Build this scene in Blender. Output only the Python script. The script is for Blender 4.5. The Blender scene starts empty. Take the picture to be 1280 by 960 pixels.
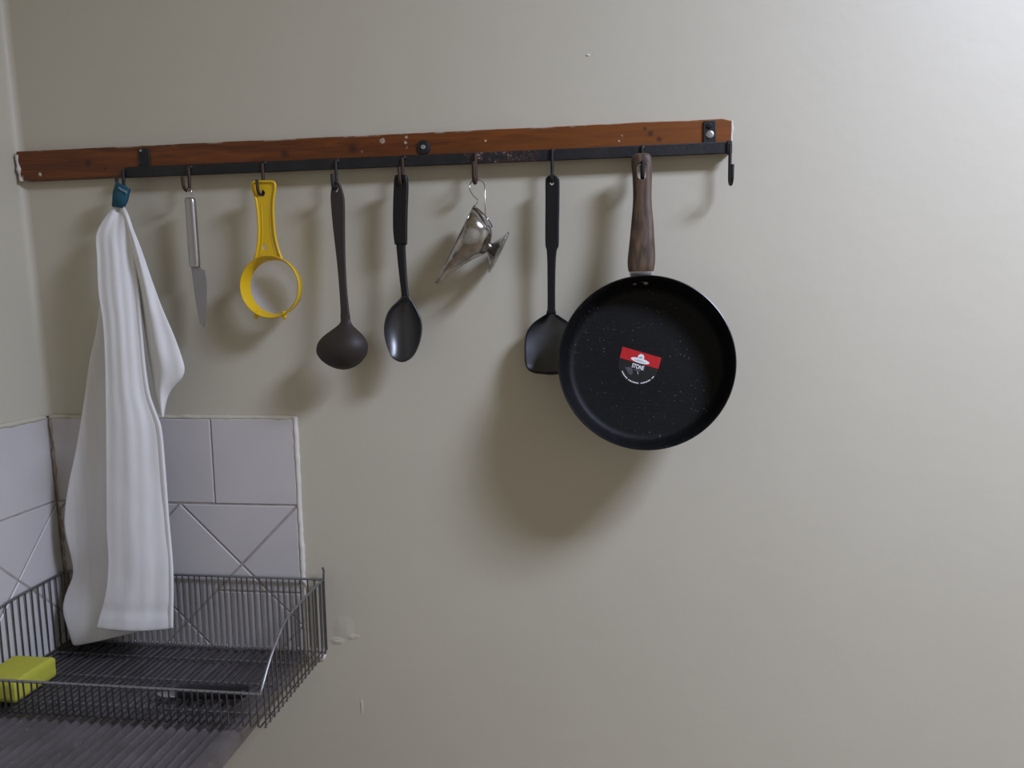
import bpy, bmesh, math, random
from mathutils import Vector, Matrix, noise

S = bpy.context.scene
COL = S.collection
PI = math.pi
rnd = random.Random(7)

# ------------------------------------------------------------------ camera, light, exposure
EYE = Vector((0.0, -1.2085, 1.5))          # the back wall is the plane y = 0, the floor z = 0
YAW, PITCH, ROLL, FPX = math.radians(7.638), math.radians(6.424), math.radians(-0.981), 960.0
_f = Vector((-math.sin(YAW) * math.cos(PITCH), math.cos(YAW) * math.cos(PITCH), -math.sin(PITCH)))
_r0 = Vector((math.cos(YAW), math.sin(YAW), 0)); _u0 = _r0.cross(_f)
_r = math.cos(ROLL) * _r0 + math.sin(ROLL) * _u0
_u = -math.sin(ROLL) * _r0 + math.cos(ROLL) * _u0
cd = bpy.data.cameras.new('camera'); cam = bpy.data.objects.new('camera', cd); COL.objects.link(cam)
cam.matrix_world = Matrix(((_r.x, _u.x, -_f.x, EYE.x), (_r.y, _u.y, -_f.y, EYE.y), (_r.z, _u.z, -_f.z, EYE.z), (0, 0, 0, 1)))
cd.sensor_width = 36; cd.lens = FPX / 1280 * 36; cd.clip_start = 0.02
S.camera = cam

w = bpy.data.worlds.new('world'); S.world = w; w.use_nodes = True
w.node_tree.nodes['Background'].inputs[0].default_value = (0.9, 0.93, 1, 1)
w.node_tree.nodes['Background'].inputs[1].default_value = 0.3

ld = bpy.data.lights.new('ceiling_lamp', 'AREA'); ld.shape = 'RECTANGLE'; ld.size = 0.62; ld.size_y = 0.40
ld.energy = 61; ld.color = (0.865, 0.97, 1.30)
lamp = bpy.data.objects.new('ceiling_lamp', ld); COL.objects.link(lamp); lamp.location = (1.27, -0.95, 2.70)

S.view_settings.view_transform = 'Standard'; S.view_settings.look = 'None'
S.view_settings.gamma = 1; S.view_settings.use_curve_mapping = False
S.view_settings.exposure = 0.0

# ------------------------------------------------------------------ placing helpers
def ray(px, py):
    return _r * ((px - 640) / FPX) + _u * (-(py - 480) / FPX) + _f
def W(px, py, d=0.0):                       # point at distance d in front of the back wall
    v = ray(px, py); return EYE + v * ((-d - EYE.y) / v.y)
def WZ(px, py, z):                          # point at height z
    v = ray(px, py); return EYE + v * ((z - EYE.z) / v.z)
def XL(z):                                  # left wall leans a little
    return -0.982 - 0.025 * (z - 1.3)
def lerp(a, b, t): return a + (b - a) * t
def interp(tab, x):
    if x <= tab[0][0]: return tab[0][1]
    for (a, va), (b, vb) in zip(tab, tab[1:]):
        if x <= b:
            t = (x - a) / (b - a); return va + (vb - va) * t
    return tab[-1][1]
def sinterp(tab, x):                        # smooth (Catmull-Rom) table lookup
    n = len(tab)
    if x <= tab[0][0]: return tab[0][1]
    if x >= tab[-1][0]: return tab[-1][1]
    for i in range(n - 1):
        if x <= tab[i + 1][0]:
            x0, y0 = tab[i]; x1, y1 = tab[i + 1]; h = x1 - x0
            m0 = (tab[i + 1][1] - tab[i - 1][1]) / (tab[i + 1][0] - tab[i - 1][0]) if i else (y1 - y0) / h
            m1 = (tab[i + 2][1] - y0) / (tab[i + 2][0] - x0) if i < n - 2 else (y1 - y0) / h
            t = (x - x0) / h
            return ((2*t**3 - 3*t*t + 1) * y0 + (t**3 - 2*t*t + t) * h * m0 + (-2*t**3 + 3*t*t) * y1 + (t**3 - t*t) * h * m1)
def smooth_path(pts, k=6, closed=False):
    pts = [Vector(p) for p in pts]; n = len(pts); out = []
    rng = range(n) if closed else range(n - 1)
    for i in rng:
        p1, p2 = pts[i], pts[(i + 1) % n]
        p0 = pts[(i - 1) % n] if (closed or i) else p1
        p3 = pts[(i + 2) % n] if (closed or i < n - 2) else p2
        for j in range(k):
            t = j / k
            out.append(0.5 * ((2 * p1) + (p2 - p0) * t + (2*p0 - 5*p1 + 4*p2 - p3) * t*t + (3*p1 - p0 - 3*p2 + p3) * t**3))
    if not closed: out.append(pts[-1].copy())
    return out

# ------------------------------------------------------------------ mesh builder
class MB:
    def __init__(s): s.v = []; s.f = []
    def add(s, vs, fs):
        o = len(s.v); s.v += [tuple(v) for v in vs]; s.f += [tuple(i + o for i in f) for f in fs]
    def box(s, a, b):
        x0, y0, z0 = a; x1, y1, z1 = b
        s.add([(x0,y0,z0),(x1,y0,z0),(x1,y1,z0),(x0,y1,z0),(x0,y0,z1),(x1,y0,z1),(x1,y1,z1),(x0,y1,z1)],
              [(0,3,2,1),(4,5,6,7),(0,1,5,4),(1,2,6,5),(2,3,7,6),(3,0,4,7)])
    def tube(s, pts, r, n=8, closed=False, cap=True, flat=1.0):
        pts = [Vector(p) for p in pts]; m = len(pts); vs = []; fs = []
        T = []
        for i in range(m):
            a = pts[(i - 1) % m] if (closed or i) else pts[i]
            b = pts[(i + 1) % m] if (closed or i < m - 1) else pts[i]
            T.append((b - a).normalized())
        N = T[0].orthogonal().normalized()
        for i in range(m):
            N = (N - T[i] * N.dot(T[i]))
            N = N.normalized() if N.length > 1e-6 else T[i].orthogonal().normalized()
            B = T[i].cross(N); ri = r[i] if isinstance(r, (list, tuple)) else r
            for k in range(n):
                a = 2 * PI * k / n; vs.append(pts[i] + N * (ri * math.cos(a)) + B * (ri * flat * math.sin(a)))
        for i in range(m if closed else m - 1):
            j = (i + 1) % m
            for k in range(n):
                l = (k + 1) % n; fs.append((i*n + k, i*n + l, j*n + l, j*n + k))
        if cap and not closed:
            fs.append(tuple(range(n - 1, -1, -1))); fs.append(tuple((m - 1) * n + k for k in range(n)))
        s.add(vs, fs)
    def lathe(s, prof, c, ax=Vector((0, -1, 0)), n=48, closed=False):   # prof = [(r, h)], h along ax
        ax = Vector(ax).normalized(); N = ax.orthogonal().normalized(); B = ax.cross(N); vs = []; fs = []
        for r, h in prof:
            for k in range(n):
                a = 2 * PI * k / n; vs.append(c + ax * h + (N * math.cos(a) + B * math.sin(a)) * max(r, 1e-5))
        m = len(prof)
        for i in range(m if closed else m - 1):
            j = (i + 1) % m
            for k in range(n):
                l = (k + 1) % n; fs.append((i*n + k, i*n + l, j*n + l, j*n + k))
        s.add(vs, fs)
    def grid(s, rows, closed=False):
        m = len(rows); n = len(rows[0]); vs = [p for r in rows for p in r]; fs = []
        for i in range(m - 1):
            for k in range(n if closed else n - 1):
                l = (k + 1) % n; fs.append((i*n + k, i*n + l, (i+1)*n + l, (i+1)*n + k))
        s.add(vs, fs)
    def loft(s, st, n=16, e=2.6, A=Vector((1, 0, 0)), B=Vector((0, 1, 0))):   # st = [(centre, half A, half B)]
        rows = []
        for c, a, b in st:
            row = []
            for k in range(n):
                t = 2 * PI * k / n; ct, sn = math.cos(t), math.sin(t)
                row.append(c + A * (a * math.copysign(abs(ct) ** (2 / e), ct)) + B * (b * math.copysign(abs(sn) ** (2 / e), sn)))
            rows.append(row)
        o = len(s.v); s.grid(rows, True)
        s.f.append(tuple(o + k for k in range(n))); s.f.append(tuple(o + (len(rows) - 1) * n + k for k in range(n - 1, -1, -1)))
    def mesh(s, name):
        me = bpy.data.meshes.new(name); me.from_pydata(s.v, [], s.f)
        bm = bmesh.new(); bm.from_mesh(me); bmesh.ops.recalc_face_normals(bm, faces=bm.faces[:]); bm.to_mesh(me); bm.free()
        return me

def link(name, me, mat, parent=None, smooth=35, solid=0, sub=0, bevel=0):
    o = bpy.data.objects.new(name, me); COL.objects.link(o)
    if mat: me.materials.clear(); me.materials.append(mat)
    if smooth:
        for p in me.polygons: p.use_smooth = True
        me.set_sharp_from_angle(angle=math.radians(smooth))
    if solid:
        md = o.modifiers.new('solid', 'SOLIDIFY'); md.thickness = solid; md.offset = 0
    if bevel:
        md = o.modifiers.new('bevel', 'BEVEL'); md.width = bevel; md.segments = 2; md.limit_method = 'ANGLE'
    if sub:
        md = o.modifiers.new('sub', 'SUBSURF'); md.levels = sub; md.render_levels = sub
    if parent: o.parent = parent; o.matrix_parent_inverse = parent.matrix_world.inverted()
    return o
def obj(name, mb, mat, parent=None, **k): return link(name, mb.mesh(name), mat, parent, **k)
def tag(o, label, cat, group=None):
    o['label'] = label; o['category'] = cat
    if group: o['group'] = group
    return o
def thing(name, loc, label, cat, group=None):
    o = bpy.data.objects.new(name, None); o.empty_display_size = .02; COL.objects.link(o)
    o.location = loc; o.matrix_world = Matrix.Translation(loc)
    return tag(o, label, cat, group)
def struct(name, mb, mat, **k):
    o = obj(name, mb, mat, **k); o['kind'] = 'structure'; return o

def plate_mesh(name, outline, holes=(), half=0.002, bevel=0.0008, d=0.03, bres=2):
    """flat moulded plate parallel to the wall; outline and holes are world (x, z) loops"""
    c = bpy.data.curves.new(name, 'CURVE'); c.dimensions = '2D'; c.fill_mode = 'BOTH'
    c.extrude = max(half - bevel, 0); c.bevel_depth = bevel; c.bevel_resolution = bres; c.offset = -bevel
    for loop in [outline] + list(holes):
        sp = c.splines.new('POLY'); sp.points.add(len(loop) - 1)
        for p, q in zip(sp.points, loop): p.co = (q[0], q[1], 0, 1)
        sp.use_cyclic_u = True
    o = bpy.data.objects.new(name, c); COL.objects.link(o)
    me = bpy.data.meshes.new_from_object(o.evaluated_get(bpy.context.evaluated_depsgraph_get()))
    bpy.data.objects.remove(o); bpy.data.curves.remove(c)
    for v in me.vertices:
        x, z, t = v.co; v.co = (x, -(d + t), z)
    me.name = name; return me
def pxloop(pts, d, k=5, closed=True):
    return [(p.x, p.z) for p in smooth_path([W(a, b, d) for a, b in pts], k, closed)]
def circ(px, py, d, r, n=20, ry=None):
    c = W(px, py, d); ry = ry or r
    return [(c.x + r * math.cos(2*PI*i/n), c.z + ry * math.sin(2*PI*i/n)) for i in range(n)]
def text_mesh(body, size, bold=0.0):
    c = bpy.data.curves.new('t', 'FONT'); c.body = body; c.size = size; c.align_x = 'CENTER'; c.align_y = 'CENTER'; c.offset = bold; c.extrude = .0001
    o = bpy.data.objects.new('t', c); COL.objects.link(o)
    me = bpy.data.meshes.new_from_object(o.evaluated_get(bpy.context.evaluated_depsgraph_get()))
    bpy.data.objects.remove(o); bpy.data.curves.remove(c); return me

# ------------------------------------------------------------------ materials
class NT:
    def __init__(s, name):
        s.m = bpy.data.materials.new(name); s.m.use_nodes = True; s.t = s.m.node_tree
        s.b = s.t.nodes['Principled BSDF']; s.tc = s.n('ShaderNodeTexCoord')
    def n(s, kind, **k):
        o = s.t.nodes.new(kind)
        for a, b in k.items(): setattr(o, a, b)
        return o
    def l(s, a, b): s.t.links.new(a, b)
    def mapping(s, scale=(1, 1, 1), loc=(0, 0, 0)):
        m = s.n('ShaderNodeMapping'); s.l(s.tc.outputs['Object'], m.inputs[0]); m.inputs['Scale'].default_value = scale; m.inputs['Location'].default_value = loc
        return m.outputs[0]
    def noise(s, scale, detail=4, rough=.55, vec=None, dist=0):
        o = s.n('ShaderNodeTexNoise'); o.inputs['Scale'].default_value = scale; o.inputs['Detail'].default_value = detail
        o.inputs['Roughness'].default_value = rough; o.inputs['Distortion'].default_value = dist
        s.l(vec or s.mapping(), o.inputs['Vector']); return o.outputs['Fac']
    def rng(s, v, a, b, c=0., d=1.):
        o = s.n('ShaderNodeMapRange'); s.l(v, o.inputs[0])
        for i, x in enumerate((a, b, c, d)): o.inputs[i + 1].default_value = x
        return o.outputs[0]
    def math(s, op, a, b):
        o = s.n('ShaderNodeMath', operation=op)
        for i, x in enumerate((a, b)):
            if isinstance(x, (int, float)): o.inputs[i].default_value = x
            else: s.l(x, o.inputs[i])
        return o.outputs[0]
    def mix(s, fac, a, b):
        o = s.n('ShaderNodeMix', data_type='RGBA')
        for x, i in ((fac, 0), (a, 6), (b, 7)):
            if isinstance(x, (int, float)): o.inputs[i].default_value = x
            elif isinstance(x, tuple): o.inputs[i].default_value = (*x[:3], 1)
            else: s.l(x, o.inputs[i])
        return o.outputs[2]
    def col(s, x):
        if isinstance(x, tuple): s.b.inputs['Base Color'].default_value = (*x[:3], 1)
        else: s.l(x, s.b.inputs['Base Color'])
    def set(s, rough=.5, metal=0., spec=.5, coat=0.):
        s.b.inputs['Roughness'].default_value = rough; s.b.inputs['Metallic'].default_value = metal
        s.b.inputs['Specular IOR Level'].default_value = spec; s.b.inputs['Coat Weight'].default_value = coat
    def bump(s, h, strength=.2, dist=.002):
        o = s.n('ShaderNodeBump'); o.inputs['Strength'].default_value = strength; o.inputs['Distance'].default_value = dist
        s.l(h, o.inputs['Height']); s.l(o.outputs[0], s.b.inputs['Normal'])
    def spots(s, pts, soft=.4):             # pts = [(world point, radius)] -> mask of blots
        acc = None
        for p, r in pts:
            d = s.n('ShaderNodeVectorMath', operation='DISTANCE'); g = s.n('ShaderNodeNewGeometry')
            s.l(g.outputs['Position'], d.inputs[0]); d.inputs[1].default_value = p
            v = s.rng(d.outputs['Value'], r * (1 - soft), r, 1, 0)
            acc = v if acc is None else s.math('MAXIMUM', acc, v)
        return acc

def simple(name, c, rough=.5, metal=0., spec=.5, var=.12, vs=40, bump=0., bs=200, coat=0.):
    t = NT(name); nz = t.noise(vs)
    t.col(t.mix(nz, tuple(x * (1 - var) for x in c), tuple(min(1, x * (1 + var)) for x in c)))
    t.set(rough, metal, spec, coat)
    if bump: t.bump(t.noise(bs, 3), bump, .001)
    return t.m

M = {}
t = NT('cream_wall_paint')
big = t.noise(1.6, 3); fine = t.noise(55, 4, .6); streak = t.noise(9, 4, .5, t.mapping((1, 1, 6)))
c = t.mix(t.rng(big, .3, .7), (.525, .485, .385), (.555, .515, .410))
c = t.mix(t.math('MULTIPLY', t.rng(streak, .55, .75), .12), c, (.60, .565, .48))
t.col(c); t.set(.48, 0, .4)
h = t.math('ADD', t.math('MULTIPLY', t.noise(14, 3), .8), t.math('MULTIPLY', fine, .25)); t.bump(h, .22, .0035)
M['wall'] = t.m
M['ceiling'] = simple('white_ceiling_paint', (.78, .70, .54), .8)
M['floor'] = simple('brown_floor_tile', (.26, .19, .115), .5)
t = NT('lavender_white_glaze')
c = t.mix(t.rng(t.noise(7, 4), .35, .7), (.555, .525, .515), (.595, .565, .55))
c = t.mix(t.math('MULTIPLY', t.spots([(W(70, 600, .006), .06), (W(66, 530, .006), .05), (W(80, 690, .006), .05)], 1.), .5), c, (.40, .35, .28))  # brownish shading by the corner, put into the glaze colour
t.col(c); t.set(.22, 0, .5); t.bump(t.noise(30, 2), .06, .002)
M['tile'] = t.m
M['grout'] = simple('dirty_grout', (.36, .32, .29), .9, var=.35, vs=60, bump=.5, bs=300)
M['corner_grout'] = simple('brown_corner_grout', (.30, .245, .185), .9, var=.4, vs=50, bump=.6, bs=250)
M['plaster'] = simple('pale_plaster_edge', (.62, .59, .53), .85, var=.1, vs=80, bump=.5, bs=200)

t = NT('red_brown_stained_pine')
g1 = t.noise(60, 5, .6, t.mapping((.12, 1, 1.6)), 1.2); g2 = t.noise(300, 3, .6, t.mapping((.04, 1, 1)))
c = t.mix(t.rng(g1, .3, .72), (.068, .015, .003), (.185, .049, .006))
c = t.mix(t.math('MULTIPLY', t.rng(g2, .5, .7), .35), c, (.06, .018, .006))
sep = t.n('ShaderNodeSeparateXYZ'); t.l(t.mapping(), sep.inputs[0])
c = t.mix(t.math('MULTIPLY', t.rng(sep.outputs[0], -.35, .17), .5), c, (.28, .088, .010))  # more orange to the right: the lit end painted into the wood
kn = [(W(x, y, .014), r) for x, y, r in ((110, 204, .0075), (131, 211, .004), (356, 192, .009), (441, 186, .011), (813, 167, .006), (824, 174, .0055), (806, 161, .004))]
c = t.mix(t.math('MULTIPLY', t.spots(kn, .8), .8), c, (.022, .008, .004))
chips = [(W(x, y, .014), r) for x, y, r in ((50, 218, .004), (478, 176, .005), (507, 178, .003), (508, 184, .0025), (508, 171, .003), (453, 189, .0025), (607, 176, .002), (777, 170, .0025), (774, 176, .002), (24, 224, .010), (22, 208, .006), (35, 229, .006))]
edge = t.math('MULTIPLY', t.rng(sep.outputs[2], 1.7525, 1.7565), t.rng(t.noise(40, 4, .6, t.mapping((.6, 1, 1))), .53, .62))
nz = t.rng(t.noise(160, 3), .35, .6)
c = t.mix(t.math('MAXIMUM', t.math('MULTIPLY', t.spots(chips, .6), nz), t.math('MULTIPLY', edge, .7)), c, (.62, .55, .46))
t.col(c); t.set(.42, 0, .45); t.bump(g2, .25, .001)
M['wood'] = t.m

t = NT('black_wrought_iron')
c = t.mix(t.rng(t.noise(25, 5), .42, .7), (.010, .010, .012), (.022, .021, .022))
rm = t.math('MULTIPLY', t.spots([(W(598, 197, .022), .03), (W(625, 195, .022), .035), (W(660, 192, .022), .02)], 1.), t.rng(t.noise(110, 4), .42, .62))
c = t.mix(rm, c, (.07, .024, .018))
c = t.mix(t.math('MULTIPLY', rm, t.rng(t.noise(260, 3), .56, .62)), c, (.35, .30, .28))
t.col(c); t.set(.55, .2, .5); t.bump(t.noise(180, 4), .4, .0012)
M['iron'] = t.m
M['rust'] = simple('rusty_iron', (.05, .026, .017), .6, .3, var=.5, vs=150, bump=.4)
M['screw'] = simple('zinc_screw', (.55, .55, .55), .35, .9, var=.2, vs=300)
M['steel'] = simple('polished_steel', (.56, .56, .57), .16, 1., var=.06, vs=20)
M['alu'] = simple('satin_aluminium', (.80, .79, .77), .42, .75, var=.04)
M['knife_steel'] = simple('brushed_knife_steel', (.44, .43, .43), .30, 1., var=.08, vs=60)
M['blade'] = simple('dull_knife_blade', (.34, .33, .34), .42, .85, var=.05, vs=40)
t = NT('aged_silver_plate')
c = t.mix(t.rng(t.noise(45, 4), .45, .75), (.47, .46, .45), (.20, .19, .17)); t.col(c); t.set(.14, 1.); t.bump(t.noise(60, 2), .08, .001)
M['silver'] = t.m
M['yellow'] = simple('yellow_plastic', (.70, .45, .007), .32, 0, .5, var=.05, vs=20)
M['brown_nylon'] = simple('brown_black_nylon', (.030, .023, .019), .55, 0, .4, var=.1, bump=.1)
M['black_nylon'] = simple('black_nylon', (.006, .006, .007), .45, 0, .35, var=.1)
M['satin_black'] = simple('satin_black_nylon', (.0115, .012, .016), .36, 0, 1., var=.1)
t = NT('speckled_stone_coating')
v1 = t.n('ShaderNodeTexVoronoi'); v1.inputs['Scale'].default_value = 330; t.l(t.mapping(), v1.inputs['Vector'])
sel = t.n('ShaderNodeSeparateColor'); t.l(v1.outputs['Color'], sel.inputs[0])
m1 = t.math('MULTIPLY', t.rng(v1.outputs['Distance'], .18, .36, 1, 0), t.rng(sel.outputs[0], .86, .90))
m1 = t.math('MULTIPLY', m1, t.rng(t.noise(26, 3), .46, .62))
v2 = t.n('ShaderNodeTexVoronoi'); v2.inputs['Scale'].default_value = 800; t.l(t.mapping(), v2.inputs['Vector'])
s2 = t.n('ShaderNodeSeparateColor'); t.l(v2.outputs['Color'], s2.inputs[0])
m2 = t.math('MULTIPLY', t.rng(v2.outputs['Distance'], .2, .4, 1, 0), t.rng(s2.outputs[1], .8, .86))
c = t.mix(t.math('MULTIPLY', m2, .26), (.0030, .0031, .0034), (.10, .10, .10)); c = t.mix(t.math('MULTIPLY', m1, .55), c, (.20, .20, .20))
t.col(c); t.set(.55, 0, .2)
M['stone'] = t.m
M['pan_black'] = simple('black_pan_enamel', (.0065, .0066, .008), .33, 0, .5)
t = NT('walnut_look_handle')
g = t.rng(t.math('SINE', t.math('MULTIPLY', t.noise(1, 2, .45, t.mapping((46, 30, 6.5), (.6, 0, .3))), 46.), 0), -1, 1)
fi = t.noise(420, 4, .6, t.mapping((1, 1, .07)))
c = t.mix(g, (.058, .036, .022), (.122, .076, .047)); c = t.mix(t.math('MULTIPLY', t.rng(fi, .45, .7), .6), c, (.038, .022, .017))
t.col(c); t.set(.5, 0, .35)
M['walnut'] = t.m
M['red'] = simple('red_print', (.47, .008, .012), .4, var=.04)
M['white_print'] = simple('white_print', (.78, .78, .78), .5, var=.03)
M['grey_print'] = simple('grey_print', (.33, .33, .34), .5, var=.05)
M['sticker_black'] = simple('black_sticker', (.010, .0105, .0115), .3, var=.05)
M['sticker_grey'] = simple('sticker_pan_picture', (.075, .07, .085), .35, var=.3, vs=200)

t = NT('white_cotton')
wv = t.n('ShaderNodeTexWave', bands_direction='X'); wv.inputs['Scale'].default_value = 330; wv.inputs['Distortion'].default_value = 1.5
t.l(t.mapping(), wv.inputs['Vector'])
st = t.noise(22, 4, .6, t.mapping((4, 1, .35)))
t.col(t.mix(t.rng(st, .35, .65), (.735, .72, .70), (.79, .775, .755))); t.set(.95, 0, .1)
t.b.inputs['Sheen Weight'].default_value = .15
t.bump(t.math('ADD', t.math('MULTIPLY', wv.outputs['Fac'], .25), st), .2, .0018)
M['towel'] = t.m
M['teal'] = simple('teal_woven_tape', (.012, .085, .135), .85, var=.2, vs=200, bump=.3, bs=500)
M['tape_print'] = simple('pale_tape_print', (.22, .30, .36), .8)
M['sponge'] = simple('yellow_sponge', (.47, .45, .062), .95, 0, .1, var=.08, vs=120, bump=.8, bs=260)
M['wire'] = simple('zinc_grey_wire', (.17, .166, .165), .24, .85, var=.15, vs=60)
M['rim_wire'] = simple('zinc_grey_rim_wire', (.27, .27, .272), .36, .75, var=.15, vs=60)
t = NT('stained_drain_board')
c = t.mix(t.rng(t.noise(18, 5), .35, .7), (.17, .148, .142), (.235, .212, .212)); c = t.mix(t.math('MULTIPLY', t.rng(t.noise(90, 4), .62, .72), .5), c, (.36, .34, .33))
t.col(c); t.set(.34, .6, .5); t.bump(t.noise(60, 3), .2, .001)
M['board'] = t.m
# gauze: white threads with the open gaps between them
t = NT('fine_nylon_gauze')
t.col((.78, .77, .80)); t.set(.6)
tr = t.n('ShaderNodeBsdfTransparent'); mx = t.n('ShaderNodeMixShader'); mx.inputs[0].default_value = .30
t.l(tr.outputs[0], mx.inputs[1]); t.l(t.b.outputs[0], mx.inputs[2]); t.l(mx.outputs[0], t.t.nodes['Material Output'].inputs[0])
M['gauze'] = t.m

# ================================================================== SETTING
ZC = 2.75
def sheet(nx, nz, fn):
    mb = MB(); mb.grid([[fn(i / nx, j / nz) for i in range(nx + 1)] for j in range(nz + 1)]); return mb
XR, YF = 2.7, -2.7
mb = MB(); mb.box((-1.15, 0, 0), (XR + .1, .12, ZC)); wall_back = struct('wall_back', mb, M['wall'])
mb = MB()
mb.add([(XL(0), YF, 0), (XL(0), 0, 0), (XL(ZC), 0, ZC), (XL(ZC), YF, ZC), (-1.25, YF, 0), (-1.25, 0, 0), (-1.25, 0, ZC), (-1.25, YF, ZC)],
       [(0,1,2,3), (4,7,6,5), (0,4,5,1), (3,2,6,7), (0,3,7,4), (1,5,6,2)])
wall_left = struct('wall_left', mb, M['wall'])
mb = MB(); mb.box((XR, YF, 0), (XR + .1, 0, ZC)); struct('wall_right', mb, M['wall'])
mb = MB(); mb.box((-1.25, YF - .1, 0), (XR + .1, YF, ZC)); struct('wall_front', mb, M['wall'])
mb = MB(); mb.box((-1.25, YF - .1, -.1), (XR + .1, .12, 0)); struct('floor', mb, M['floor'])
mb = MB(); mb.box((-1.25, YF - .1, ZC), (XR + .1, .12, ZC + .1)); struct('ceiling', mb, M['ceiling'])

# rounded plaster in the corner above the tiles
mb = MB(); rows = []
for i in range(41):
    z = lerp(1.309, ZC, i / 40); x = XL(z); R = .012 + .003 * math.sin(z * 9)
    rows.append([Vector((x - .004 + R * (1 - math.cos(a)) + .004 * math.cos(a), -R * (1 - math.sin(a)) + .001 * math.sin(a), z)) for a in [PI / 2 * k / 6 for k in range(7)]])
mb = MB(); mb.grid([[Vector((XL(r[0].z) + .012 * (1 - math.sin(PI/2*k/6)) , -.012 * (1 - math.cos(PI/2*k/6)), r[0].z)) for k in range(7)] for r in rows])
obj('corner_plaster', mb, M['wall'], wall_back, smooth=60)

# ---- tiles
TT, GAP = .0065, .0032
ZT, ZR, ZB = 1.5 - .194, 1.5 - .3415, 1.5 - .604
XE = -.5285                                  # right end of the tiles on the back wall
def clip(poly, a, b, c):                     # keep a*x + b*y <= c
    out = []
    for i in range(len(poly)):
        p, q = poly[i], poly[(i + 1) % len(poly)]; dp = a*p[0] + b*p[1] - c; dq = a*q[0] + b*q[1] - c
        if dp <= 0: out.append(p)
        if dp * dq < 0:
            t = dp / (dp - dq); out.append((lerp(p[0], q[0], t), lerp(p[1], q[1], t)))
    return out
def inset(poly, g):
    n = len(poly); area = sum(poly[i][0]*poly[(i+1)%n][1] - poly[(i+1)%n][0]*poly[i][1] for i in range(n))
    if area < 0: poly = poly[::-1]
    out = poly
    for i in range(n):
        p, q = poly[i], poly[(i + 1) % n]; dx, dy = q[0]-p[0], q[1]-p[1]; L = math.hypot(dx, dy)
        if L < 1e-6: continue
        nx, ny = dy / L, -dx / L             # outward normal of a ccw loop
        out = clip(out, nx, ny, nx*p[0] + ny*p[1] - g)
        if len(out) < 3: return []
    return out
def big_enough(p):
    n = len(p); return n >= 3 and abs(sum(p[i][0]*p[(i+1)%n][1] - p[(i+1)%n][0]*p[i][1] for i in range(n))) > 2e-4
def tile(poly, put, parent):
    p = inset(poly, GAP / 2 + rnd.uniform(-.0004, .0005))
    if not big_enough(p): return
    q = inset(p, .0011); 
    if len(q) != len(p): return
    # pair the loops
    k = min(range(len(q)), key=lambda s: sum((q[(i+s) % len(q)][0]-p[i][0])**2 + (q[(i+s) % len(q)][1]-p[i][1])**2 for i in range(len(p))))
    q = q[k:] + q[:k]; n = len(p); tt = TT + rnd.uniform(-.0006, .0006); tx, tz = rnd.uniform(-.003, .003), rnd.uniform(-.003, .003)
    cx = sum(a for a, b in p) / n; cz = sum(b for a, b in p) / n
    dd = lambda a, e: e + tx * (a[0] - cx) + tz * (a[1] - cz)
    mb = MB()
    mb.add([put(a, 0.0005) for a in p] + [put(a, dd(a, tt - .0009)) for a in p] + [put(a, dd(a, tt)) for a in q],
           [tuple(2*n + i for i in range(n))] + [(i, (i+1) % n, n + (i+1) % n, n + i) for i in range(n)] + [(n + i, n + (i+1) % n, 2*n + (i+1) % n, 2*n + i) for i in range(n)])
    obj('tile', mb, M['tile'], parent, smooth=20)
def rect(a, b, c, d): return [(a, b), (c, b), (c, d), (a, d)]
H = .1058
def wall_tiles(put, parent, u0, u1, row_joints, vert_u, split=None):
    js = [u0] + row_joints + [u1]
    for a, b in zip(js, js[1:]): tile(rect(a, ZR, b, ZT), put, parent)
    for k in range(-6, 8):
        for m in range(-1, 3):
            for cx, cz in ((vert_u + (2*k + 1) * H, ZR - 2*m*H), (vert_u + 2*k*H, ZR - (2*m + 1) * H)):
                p = [(cx - H, cz), (cx, cz - H), (cx + H, cz), (cx, cz + H)]
                for a, b, c in ((0, 1, ZR), (0, -1, -ZB), (-1, 0, -u0), (1, 0, u1)):
                    p = clip(p, a, b, c)
                    if len(p) < 3: break
                if len(p) < 3 or not big_enough(p): continue
                if split and cx > -.66 and min(q[1] for q in p) < split - .01 and max(q[1] for q in p) > split + .01:
                    tile(clip(p, 0, 1, split), put, parent); tile(clip(p, 0, -1, -split), put, parent)
                else: tile(p, put, parent)
wall_tiles(lambda a, e: Vector((a[0], -e, a[1])), wall_back, -.9725, XE, [-.827, -.676], -.7405, 1.5 - .4955)
wall_tiles(lambda a, e: Vector((XL(a[1]) + e, -a[0], a[1])), wall_left, .008, .62, [.155, .305, .455], .004)
mb = MB(); mb.box((-.985, -.0052, ZB - .01), (XE, .001, ZT)); obj('grout', mb, M['grout'], wall_back, smooth=0)
mb = MB(); mb.add([Vector((XL(z) + e, -d, z)) for z in (ZB - .01, ZT) for d, e in ((0, .0052), (.62, .0052), (.62, -.002), (0, -.002))],
                  [(0,1,5,4), (1,2,6,5), (2,3,7,6), (3,0,4,7), (0,3,2,1), (4,5,6,7)]); obj('grout', mb, M['grout'], wall_left, smooth=0)
def rough_strip(name, a, b, r, mat, parent, n=60, flat=.6, amp=.35, wob=.001):
    a, b = Vector(a), Vector(b); pts = []; rs = []
    for i in range(n + 1):
        p = a.lerp(b, i / n); s = Vector((noise.noise(p * 45), 0, noise.noise(p * 45 + Vector((5, 9, 1))))) * wob * 2
        pts.append(p + s); rs.append(r * (1 + amp * noise.noise(p * 120 + Vector((3, 1, 7)))))
    mb = MB(); mb.tube(pts, rs, 8, flat=flat); return obj(name, mb, mat, parent, smooth=70)
rough_strip('corner_joint', (XL(ZB) + .009, -.004, ZB), (XL(ZT) + .009, -.004, ZT), .0036, M['corner_grout'], wall_back, amp=.9, wob=.0016, flat=1)
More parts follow.
